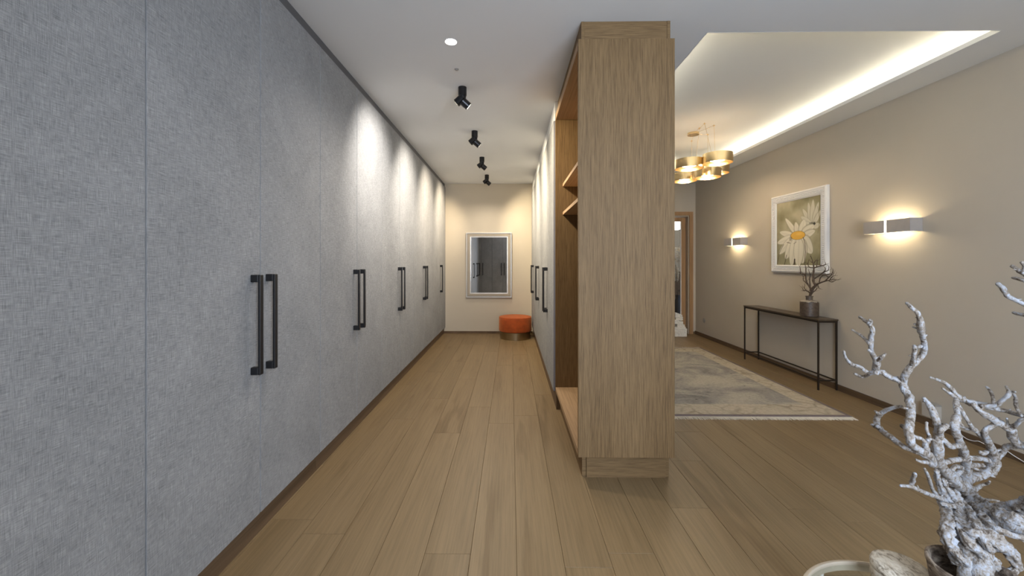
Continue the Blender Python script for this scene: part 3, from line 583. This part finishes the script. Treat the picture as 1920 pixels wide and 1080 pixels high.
bm = bmesh.new(); frame_ring(bm, MW, MH, .0225, .066, -.002, -.030); frame_ring(bm, MW, MH, .040, .058, -.030, -.035); obj('frame', bm, M['silver'], mr)
bm = bmesh.new(); frame_ring(bm, MW, MH, .0665, .082, -.002, -.026); obj('inner_moulding', bm, M['silver_l'], mr)
obj('mirror_glass', B((-MW/2+.082, MW/2-.082, -.014, -.003, .082, MH-.082)), M['mirror'], mr)

# ------------------------------------------------------------------ pouf
pf = thing('pouf', 'round burnt orange velvet pouf with a brass base ring by the back wall', 'pouf', (.073, 6.835, 0))
bm = bmesh.new(); lathe(bm, [(0, 0), (.262, 0), (.262, .118), (.255, .122), (0, .122)], 56); obj('base_ring', bm, M['gold'], pf, smooth='auto')
M['brass_p'] = plain('brushed_champagne_brass', (0.42, 0.34, 0.22), .3, 1.0); pf.children[0].data.materials[0] = M['brass_p']
bm = bmesh.new(); lathe(bm, [(0, .1225), (.262, .1225), (.274, .132), (.278, .15), (.278, .335), (.274, .352), (.262, .364), (.24, .369), (0, .372)], 56); obj('cushion', bm, M['velvet'], pf, smooth='auto')
bm = bmesh.new(); lathe(bm, [(.270, .352), (.2755, .356), (.274, .362), (.266, .364)], 56); obj('piping', bm, M['velvet'], pf, smooth=True)

# ------------------------------------------------------------------ rug
bm = bmesh.new(); box(bm, -RX, RX, -RY, RY, 0, .011, bev=.003)
rug = obj('pile', bm, m_rug(), None)
rt = thing('area_rug', 'faded grey and cream oriental rug with pale fringe on the oak floor', 'rug', (2.845-RX, 3.372+RY, .0005)); rug.parent = rt
fr_ = random.Random(8)
for sgn in (-1, 1):
    bm = bmesh.new(); xx = -RX
    while xx < RX:
        ln = fr_.uniform(.045, .062); dx = fr_.uniform(-.006, .006); wd = .0075
        vs = [bm.verts.new(v) for v in ((xx, sgn*(RY-.002), .004), (xx+wd, sgn*(RY-.002), .004), (xx+wd*.8+dx, sgn*(RY+ln), .0012), (xx+wd*.2+dx, sgn*(RY+ln), .0012),
                                        (xx+wd/2, sgn*(RY-.002), .009), (xx+wd/2+dx, sgn*(RY+ln*.9), .005))]
        bm.faces.new((vs[0], vs[3], vs[5], vs[4])); bm.faces.new((vs[1], vs[4], vs[5], vs[2])); bm.faces.new((vs[3], vs[2], vs[5]))
        xx += .0072
    obj('fringe', bm, M['cream'], rt, kind='stuff')

# ------------------------------------------------------------------ console table
ct = thing('console_table', 'narrow dark metal console table with thin legs against the right wall', 'table', (3.205, 4.735, 0))
hx, hy = .098, .645; lw = .0070
obj('tabletop', B((-hx-.004, hx+.004, -hy-.006, hy+.006, .703, .718), bev=.0015), M['bronze_top'], ct)
obj('apron', B((-hx, hx, -hy, -hy+.016, .684, .7025), (-hx, hx, hy-.016, hy, .684, .7025), (-hx, -hx+.014, -hy+.016, hy-.016, .684, .7025), (hx-.014, hx, -hy+.016, hy-.016, .684, .7025)), M['bronze'], ct)
for a in (-1, 1):
    for b_ in (-1, 1):
        cx_, cy_ = a*(hx-lw), b_*(hy-lw); obj('leg', B((cx_-lw, cx_+lw, cy_-lw, cy_+lw, 0, .684), bev=.001), M['bronze'], ct)
for a in (-1, 1):
    obj('stretcher', B((a*(hx-lw)-.006, a*(hx-lw)+.006, -hy+2*lw, hy-2*lw, .092, .104)), M['bronze'], ct)
    obj('stretcher', B((-hx+2*lw, hx-2*lw, a*(hy-lw)-.006, a*(hy-lw)+.006, .092, .104)), M['bronze'], ct)
bt = thing('ceramic_vase', 'squat brown ceramic bottle vase on the console table', 'vase', (3.19, 4.322, .7185))
bm = bmesh.new(); lathe(bm, [(0, 0), (.078, 0), (.083, .006), (.084, .145), (.080, .160), (.066, .168), (.034, .172), (.031, .176), (.031, .205), (.036, .210), (.036, .216), (.027, .216), (.026, .17), (0, .165)], 40)
obj('vase_body', bm, M['bottle'], bt, smooth='auto')
sp_ = thing('dry_branch', 'small dark leafless branching twig standing in the brown bottle vase', 'branch', (3.19, 4.322, .925))
org = Vector((3.19, 4.322, .925)); rs = random.Random(2)
for i, pts in enumerate(SPRIG):
    bm = bmesh.new(); P = [(*(Vector(p[:3])-org), p[3]*1.05) for p in pts]
    if i == 0: P = [(-.003, .0, -.08, .011), (-.002, 0, -.02, .010)] + P[1:]
    tube(bm, P, 6, .25, 3, 90); 
    for k in range(1, len(P)):
        for q in range(3 if i == 0 else 2):
            if i == 0 and k < 4: continue
            b0 = Vector(P[k][:3]); dr = (Vector(P[k][:3])-Vector(P[k-1][:3])).normalized(); v = (dr+Vector((rs.uniform(-.9, .9), rs.uniform(-.9, .9), rs.uniform(-.5, 1.0)))).normalized()
            ln = rs.uniform(.02, .045); mid = b0+v*ln*.5+Vector((rs.uniform(-.006, .006), rs.uniform(-.006, .006), 0))
            tube(bm, [(*b0, P[k][3]*.5+.0006), (*mid, .0013), (*(b0+v*ln+Vector((0, 0, .006))), .0007)], 4, 0, 2)
    obj('stem' if i == 0 else 'twig', bm, M['sprig'], sp_, smooth=True)

# ------------------------------------------------------------------ daisy painting
def painting():
    W_, H_ = 190, 190
    v, u = np.mgrid[0:H_, 0:W_]; u = (u+.5)/W_; v = (v+.5)/H_
    rs = np.random.RandomState(1)
    def cloud(n, amp):
        g = rs.rand(n+2, n+2); fx = u*n; fy = v*n; ix = fx.astype(int); iy = fy.astype(int); tx = fx-ix; ty = fy-iy
        tx = tx*tx*(3-2*tx); ty = ty*ty*(3-2*ty)
        return amp*((g[iy, ix]*(1-tx)+g[iy, ix+1]*tx)*(1-ty)+(g[iy+1, ix]*(1-tx)+g[iy+1, ix+1]*tx)*ty-.5)
    cl = cloud(4, 1)+cloud(9, .5)+cloud(22, .2)
    t = np.clip(.5+cl*.75, 0, 1)[..., None]
    img = np.array([.16, .15, .075])*(1-t)+np.array([.43, .39, .27])*t
    low = np.clip((.45-v)/.45, 0, 1)[..., None]*.45; img = img*(1-low)+np.array([.20, .19, .10])*low*(.7+.6*t)+img*0
    def put(mask, col): 
        nonlocal img
        m = np.clip(mask, 0, 1)[..., None]; img = img*(1-m)+np.array(col)*m
    def petal(x0, y0, x1, y1, w, col=(.60, .57, .47), dark=(.28, .26, .18)):
        dx, dy = x1-x0, y1-y0; L = math.hypot(dx, dy); a = ((u-x0)*dx+(v-y0)*dy)/L/L; b = ((u-x0)*-dy+(v-y0)*dx)/L
        hw = w*np.sqrt(np.clip(np.sin(np.clip(a, 0, 1)**.75*math.pi), 0, 1))*.5+.0001
        inside = (a > 0) & (a < 1)
        e = np.clip((hw-np.abs(b))/.012, 0, 1)*inside
        e2 = np.clip((hw*1.10+.010-np.abs(b-.006))/.02, 0, 1)*inside
        put(e2*.75, dark); put(e, col)
        put(e*np.clip(1-np.abs(b)/(.12*w), 0, 1)*.25, dark); put(e*np.clip(b/(w*.6), 0, 1)*.35, (.38, .36, .28))
    def line(pts, w, col):
        for (x0, y0), (x1, y1) in zip(pts, pts[1:]):
            dx, dy = x1-x0, y1-y0; L2 = dx*dx+dy*dy; a = np.clip(((u-x0)*dx+(v-y0)*dy)/L2, 0, 1)
            dd = np.hypot(u-x0-a*dx, v-y0-a*dy); put(np.clip((w*1.5-dd)/.006, 0, 1), col)
    for p in ((.80, .60, .62, .84, .09), (.80, .60, .74, .92, .09), (.82, .60, .84, .95, .10), (.84, .60, .95, .90, .09), (.80, .60, .58, .73, .09), (.80, .58, .57, .64, .09), (.86, .60, .99, .78, .08), (.84, .56, .98, .58, .09)): petal(*p, col=(.50, .48, .39))
    for x_ in (.77, .80, .83, .86): line([(x_, .585), (x_+.008, .62)], .008, (.02, .018, .012))
    line([(.77, .585), (.875, .60)], .011, (.02, .018, .012))
    for p in ((.50, .46, .22, .74, .10), (.52, .46, .46, .66, .12), (.42, .45, .08, .53, .11), (.42, .43, .02, .36, .13), (.58, .46, .66, .68, .16), (.60, .45, .86, .58, .15), (.62, .43, .88, .50, .11),
              (.40, .42, .06, .18, .14), (.62, .42, .82, .18, .20), (.42, .40, .22, .10, .17), (.60, .40, .62, .03, .20), (.46, .40, .36, .00, .20), (.54, .40, .52, -.02, .22)): petal(*p)
    e = ((u-.51)/.165)**2+((v-.455)/.066)**2
    put(np.clip((1.12-e)/.15, 0, 1), (.14, .09, .02)); put(np.clip((.98-e)/.12, 0, 1), (.62, .36, .06))
    put(np.clip((.5-((u-.54)/.12)**2-((v-.475)/.04)**2)*2, 0, 1)*.6, (.72, .47, .12)); put(np.clip((.03-((u-.35)**2+(v-.41)**2)*14), 0, 1)*20, (.10, .06, .02))
    D = (.05, .035, .02)
    line([(.63, .42), (.67, .33), (.68, .2), (.655, .01)], .006, D); line([(.44, .09), (.43, .01)], .012, D); line([(.25, .16), (.20, .01)], .006, D)
    line([(.18, .33), (.07, .20), (.02, .02)], .005, D); line([(.93, .84), (.965, .65), (.935, .46)], .004, (.12, .1, .06))
    line([(.26, .36), (.34, .345)], .005, D); line([(.42, .33), (.48, .36)], .004, D)
    return np.clip(img*1.22, 0, 1)
img = painting()
pc = thing('daisy_painting', 'painting of large white daisies in an ornate white frame above the console', 'painting', (XW, 4.655, 1.170))
PW, PH = .888, .936; FW = .092
Hn, Wn = img.shape[:2]; cw, chh = PW-2*FW+.01, PH-2*FW+.01
ys = np.linspace(cw/2, -cw/2, Wn+1); zs = np.linspace(FW-.005, PH-FW+.005, Hn+1)
YY, ZZ = np.meshgrid(ys, zs); verts = np.stack([np.full(YY.size, -.022), YY.ravel(), ZZ.ravel()], 1)
i_, j_ = np.meshgrid(np.arange(Hn), np.arange(Wn), indexing='ij'); a_ = (i_*(Wn+1)+j_).ravel()
faces = np.stack([a_, a_+1, a_+Wn+2, a_+Wn+1], 1)
me = bpy.data.meshes.new('canvas'); me.from_pydata(verts.tolist(), [], faces.tolist())
ca = me.color_attributes.new('print', 'FLOAT_COLOR', 'CORNER'); cols = np.concatenate([img.reshape(-1, 3), np.ones((Hn*Wn, 1))], 1)
ca.data.foreach_set('color', np.repeat(cols, 4, axis=0).astype(np.float32).ravel())
m, nt, b = newmat('daisy_print'); vc = N(nt, 'ShaderNodeVertexColor', layer_name='print'); nt.links.new(vc.outputs[0], b.inputs['Base Color']); b.inputs['Roughness'].default_value = .7
me.materials.append(m); o = bpy.data.objects.new('canvas', me); C.objects.link(o); o.parent = pc
def fr_yz(bm, a0, a1, x0, x1a, x1b):
    def rect(i, x): return [bm.verts.new(v) for v in ((x, PW/2-i, i), (x, -PW/2+i, i), (x, -PW/2+i, PH-i), (x, PW/2-i, PH-i))]
    A, Bq, Cq, D = rect(a0, x0), rect(a0, x1a), rect(a1, x1b), rect(a1, x0)
    for P, Q in ((A, Bq), (Bq, Cq), (Cq, D), (D, A)):
        for i in range(4): j = (i+1) % 4; bm.faces.new((P[i], P[j], Q[j], Q[i]))
bm = bmesh.new(); fr_yz(bm, 0, .018, -.002, -.030, -.042); fr_yz(bm, .018, .030, -.002, -.036, -.036); fr_yz(bm, .030, .078, -.002, -.034, -.030); fr_yz(bm, .078, .092, -.002, -.036, -.026)
obj('frame', bm, M['white'], pc)
for lane, (ins, r_, stp) in enumerate(((.024, .0055, .0135), (.041, .008, .019), (.056, .0075, .019), (.069, .0045, .0115))):
    bm = bmesh.new()
    def bead(y, z):
        g = bmesh.ops.create_icosphere(bm, subdivisions=1, radius=r_)
        k = rr.uniform(.85, 1.15)
        for v in g['verts']: v.co = Vector((-.034+v.co.x*.9, y+v.co.y*k, z+v.co.z*k))
    n = int((PW-2*ins)/stp)
    for k in range(n+1):
        y = -PW/2+ins+(PW-2*ins)*k/n; bead(y, ins); bead(y, PH-ins)
        z = ins+(PH-2*ins)*k/n
        if 0 < k < n: bead(-PW/2+ins, z); bead(PW/2-ins, z)
    o = obj('carved_beading', bm, M['white'], pc, smooth=True, kind='stuff')

# ------------------------------------------------------------------ wall sconces
M['sconce'] = plain('brushed_nickel_lacquer', (0.50, 0.47, 0.45), .45, .25)
def sconce(label, yc, zc):
    t = thing('wall_sconce', label, 'wall light', (XW, yc, zc), 0, 'box sconces on the right wall')
    w, h, d = .2135, .054, .098
    obj('front_plate', B((-d-.004, -d, -w, -.010, -h, h), (-d-.004, -d, .010, w, -h, h)), M['sconce'], t)
    obj('slit_diffuser', B((-d+.001, -d+.004, -.0095, .0095, -h+.001, h-.001)), M['lamp'], t, label='glowing vertical slit')
    obj('end_plate', B((-d, -.001, -w, -w+.004, -h, h)), M['sconce'], t); obj('end_plate', B((-d, -.001, w-.004, w, -h, h)), M['sconce'], t)
    obj('back_plate', B((-.004, -.0005, -w+.004, w-.004, -h+.002, h-.002)), M['white'], t)
    bm = bmesh.new(); cyl(bm, (-.05, -.055, 0), .008, .11, 16, axis=(0, 1, 0)); obj('bulb', bm, M['bulb'], t, smooth='auto')
    for k in (-.06, .06):
        o = light('sconce_light', 'POINT', (XW-.045, yc+k, zc), 1.7, (1.0, .82, .50), shadow_soft_size=.018)
    return t
sconce('near large box wall sconce glowing up and down, right of the daisy painting', 3.4855, 1.604)
sconce('far small box wall sconce glowing up and down, left of the daisy painting', 5.874, 1.588)

# ------------------------------------------------------------------ gold ring pendant
pd = thing('ring_pendant', 'cluster pendant light of five brushed gold rings hanging from the ceiling recess', 'pendant light', (2.216, 4.891, 2.865))
o0 = Vector((2.216, 4.891, 2.865)); ZP = 2.862
bm = bmesh.new(); cyl(bm, (0, 0, -.026), .066, .026, 36); obj('canopy', bm, M['gold'], pd, smooth='auto')
rings = (((2.245, 4.38, 2.422), (2.321, 4.606), .150), ((2.013, 4.55, 2.402), (2.198, 4.696), .150), ((2.640, 5.18, 2.485), (2.182, 4.539), .150),
         ((2.381, 4.88, 2.369), (2.411, 4.934), .150), ((2.275, 5.28, 2.405), (2.332, 5.194), .150))
M['goldin'] = plain('satin_gold_inner', (0.85, 0.66, 0.36), .38, .9)
for c, an, r in rings:
    c = Vector(c)-o0; a = Vector((an[0], an[1], 2.864))-o0; hh = .050
    bm = bmesh.new(); lathe(bm, [(r, -hh), (r, hh), (r-.004, hh), (r-.004, -hh), (r, -hh)], 64, c)
    sh = obj('ring_shade', bm, M['gold'], pd, smooth='auto')
    bm = bmesh.new(); lathe(bm, [(r-.0045, -.012), (r-.0045, -.004), (.02, -.004), (.02, -.012), (r-.0045, -.012)], 64, c); obj('inner_disc', bm, M['goldin'], sh, smooth='auto')
    bm = bmesh.new(); lathe(bm, [(r*.48, -.020), (r*.48, -.0125), (.03, -.0125), (.03, -.020), (r*.48, -.020)], 40, c); obj('diffuser', bm, M['lamp'], sh, smooth='auto')
    bm = bmesh.new(); hub = c+Vector((0, 0, .0)); cyl(bm, c+Vector((0, 0, -.025)), .012, .05, 12)
    off = Vector((a.x-c.x, a.y-c.y, 0)); off = off.normalized()*min(off.length, r*.97) if off.length > 1e-6 else off; g0 = c+off
    tube(bm, [(*(c+Vector((0, 0, .035))), .002), (g0.x, g0.y, c.z+.035, .002)], 5, 0, 1)
    tube(bm, [(g0.x, g0.y, c.z+.030, .0016), (a.x, a.y, a.z, .0016)], 5, 0, 1)
    tube(bm, [(a.x, a.y, a.z-.005, .0012), (a.x*.5, a.y*.5, -.012, .0012), (0, 0, -.012, .0012)], 5, 0, 2)
    cyl(bm, a+Vector((0, 0, -.014)), .006, .014, 10)
    for k in range(3):
        g = k*2.1; tube(bm, [(a.x, a.y, a.z-.010, .0012), (a.x+.02*math.cos(g), a.y+.02*math.sin(g), a.z-.002, .0012)], 4, 0, 1)
    obj('cable', bm, M['gold'], pd)
    light('ring_light', 'POINT', c+o0+Vector((0, 0, -.035)), 3.4, WARM, shadow_soft_size=.03)
    light('ring_uplight', 'POINT', c+o0+Vector((0, 0, .02)), .9, WARM, shadow_soft_size=.03)

# ------------------------------------------------------------------ small things on the right
bm = bmesh.new(); cyl(bm, (0, 0, 0), .038, .006, 32, axis=(-1, 0, 0)); cyl(bm, (-.006, 0, 0), .026, .003, 24, axis=(-1, 0, 0))
tag(obj('wall_socket', bm, M['grey'], loc=(XW, 6.92, .29)), 'small round grey socket low on the right wall near the door', 'socket')
wb = thing('floor_outlet_box', 'white plastic box low on the right wall behind the bleached branches', 'box', (XW, 3.18, .135))
obj('housing', B((-.05, -.001, -.055, .055, -.055, .050), bev=.005), M['offwhite'], wb)
bm = bmesh.new()
for k in range(10):
    a0, a1 = math.pi*k/10, math.pi*(k+1)/10
    q = [(-.052, -.055*math.cos(a0), .0505+.014*math.sin(a0)), (-.052, -.055*math.cos(a1), .0505+.014*math.sin(a1)), (-.002, -.055*math.cos(a1), .0505+.014*math.sin(a1)), (-.002, -.055*math.cos(a0), .0505+.014*math.sin(a0))]
    bm.faces.new([bm.verts.new(p) for p in q])
bmesh.ops.remove_doubles(bm, verts=bm.verts, dist=1e-5); obj('curved_lid', bm, M['grey'], wb)
bm = bmesh.new(); tube(bm, CABLE, 6, 0, 5); tag(obj('power_cable', bm, M['white'], smooth=True), 'thin white cable trailing along the floor beside the right wall', 'cable')

# rough white stone stack by the door
st = thing('stone_stack', 'stack of rough white stone blocks on the floor beside the glazed door', 'ornament', (2.995, 7.02, 0))
def rock(name, x0, x1, y0, y1, z0, z1, tilt=0, seed=0):
    bm = bmesh.new(); box(bm, x0, x1, y0, y1, z0, z1); bmesh.ops.subdivide_edges(bm, edges=bm.edges, cuts=4, use_grid_fill=True)
    c = Vector(((x0+x1)/2, (y0+y1)/2, (z0+z1)/2))
    for v in bm.verts:
        d = v.co-c; nrm = d.normalized()
        v.co += nrm*.007*noise.noise(v.co*45+Vector((seed, 0, 0)))+Vector((0, 0, tilt*(v.co.x-c.x)*(v.co.z-z0)/(z1-z0)))
    obj(name, bm, M['stone'], st, smooth=False)
rock('block', -.15, .055, -.045, .17, 0, .072, 0, 1); rock('block', -.17, .058, -.045, .17, .073, .135, 0, 2)
rock('block', -.15, .045, -.03, .16, .136, .165, .0, 3); rock('block', -.10, .028, -.02, .13, .166, .215, -.2, 4)
rock('block', -.16, .0, -.02, .13, .216, .275, -.2, 5); rock('block', -.12, -.0, -.01, .12, .276, .325, .1, 6); rock('block', -.13, -.01, -.01, .11, .326, .395, -.35, 7)

# ------------------------------------------------------------------ foreground side table, jar, pot, driftwood
tb = thing('side_table', 'round glass side table with a pale metal rim in the lower right corner', 'table', (1.055, 1.01, 0))
TZ = .355; TR = .27
bm = bmesh.new(); lathe(bm, [(TR-.012, TZ-.018), (TR, TZ-.018), (TR, TZ+.006), (TR-.003, TZ+.008), (TR-.009, TZ+.008), (TR-.012, TZ+.005), (TR-.012, TZ-.018)], 96); obj('rim', bm, M['silver'], tb, smooth='auto')
bm = bmesh.new(); cyl(bm, (0, 0, TZ-.008), TR-.0125, .008, 96); obj('glass_top', bm, M['glass'], tb, smooth='auto')
bm = bmesh.new(); lathe(bm, [(TR-.014, .0), (TR, .0), (TR, .014), (TR-.014, .014), (TR-.014, 0)], 72); obj('base_ring', bm, M['silver_l'], tb, smooth='auto')
for k in range(4):
    a = R(20+90*k); bm = bmesh.new(); cyl(bm, ((TR-.007)*math.cos(a), (TR-.007)*math.sin(a), .014), .006, TZ-.032, 12); obj('leg', bm, M['silver_l'], tb, smooth='auto')
jr = thing('stone_jar', 'squat lidded jar of streaked grey stone on the round side table', 'jar', (1.128, 1.175, TZ+.0005))
bm = bmesh.new(); lathe(bm, [(0, 0), (.050, 0), (.062, .008), (.066, .022), (.066, .05)], 40); obj('jar_body', bm, M['streak'], jr, smooth=True)
bm = bmesh.new(); lathe(bm, [(0, .051), (.0665, .051), (.067, .060), (.063, .070), (.050, .0745), (0, .076)], 40); obj('lid', bm, M['streak'], jr, smooth=True)
pt = thing('clay_pot', 'dark ribbed clay pot with a thick rolled rim holding the bleached branches', 'pot', (1.180, 1.035, TZ+.0005))
bm = bmesh.new(); lathe(bm, [(0, 0), (.050, 0), (.056, .006), (.069, .05), (.079, .10), (.085, .150), (.089, .157), (.088, .165), (.083, .167), (.077, .161), (.073, .12), (.062, .10), (0, .10)], 48)
for v in bm.verts:
    d = Vector((v.co.x, v.co.y, 0)); v.co += d*.05*noise.noise(Vector((v.co.x*14, v.co.y*14, v.co.z*50)))
obj('pot_body', bm, M['pot'], pt, smooth=True)
bm = bmesh.new(); mo = random.Random(6)
for k in range(70):
    a = mo.uniform(0, 6.28); r = mo.uniform(0, .055); g = bmesh.ops.create_icosphere(bm, subdivisions=1, radius=mo.uniform(.006, .013))
    for v in g['verts']: v.co += Vector((r*math.cos(a), r*math.sin(a), .105+mo.uniform(0, .018)))
obj('moss', bm, M['soil'], pt, smooth=True, kind='stuff')
dw = thing('driftwood_branch', 'large bleached blue-grey driftwood branch rising from the clay pot', 'branch', (1.19, 1.035, .47))
org = Vector((1.19, 1.035, .47)); rs = random.Random(11); first = True
for kind, pts in DRIFT:
    bm = bmesh.new(); P = [(*(Vector(p[:3])-org), p[3]) for p in pts]
    big = kind in ('trunk', 'strand'); tube(bm, P, 28 if big else 12, .42 if big else .30, 8 if big else 6, 85, .13 if big else .07)
    if kind == 'branch':
        for k in range(1, len(P)-1):           # small broken spurs
            if rs.random() < .45:
                b0 = Vector(P[k][:3]); v = Vector((rs.uniform(-1, 1), rs.uniform(-1, 1), rs.uniform(-.3, 1))).normalized(); ln = P[k][3]*rs.uniform(1.5, 2.4)
                tube(bm, [(*b0, P[k][3]*.5), (*(b0+v*ln), P[k][3]*.25)], 6, .2, 2)
    obj('trunk' if kind in ('trunk', 'strand') else kind, bm, M['drift'], dw, smooth=True)
bm = bmesh.new()                                  # stump that stands in the moss
tube(bm, [(.0, .0, .0, .022), (.01, .005, .05, .024), (.02, .012, .09, .022)], 12, .4, 5, 60); tube(bm, [(-.03, .01, -.0, .012), (-.02, .012, .05, .013), (-.008, .02, .10, .012)], 10, .4, 5, 60)
obj('trunk', bm, M['drift'], dw, smooth=True)
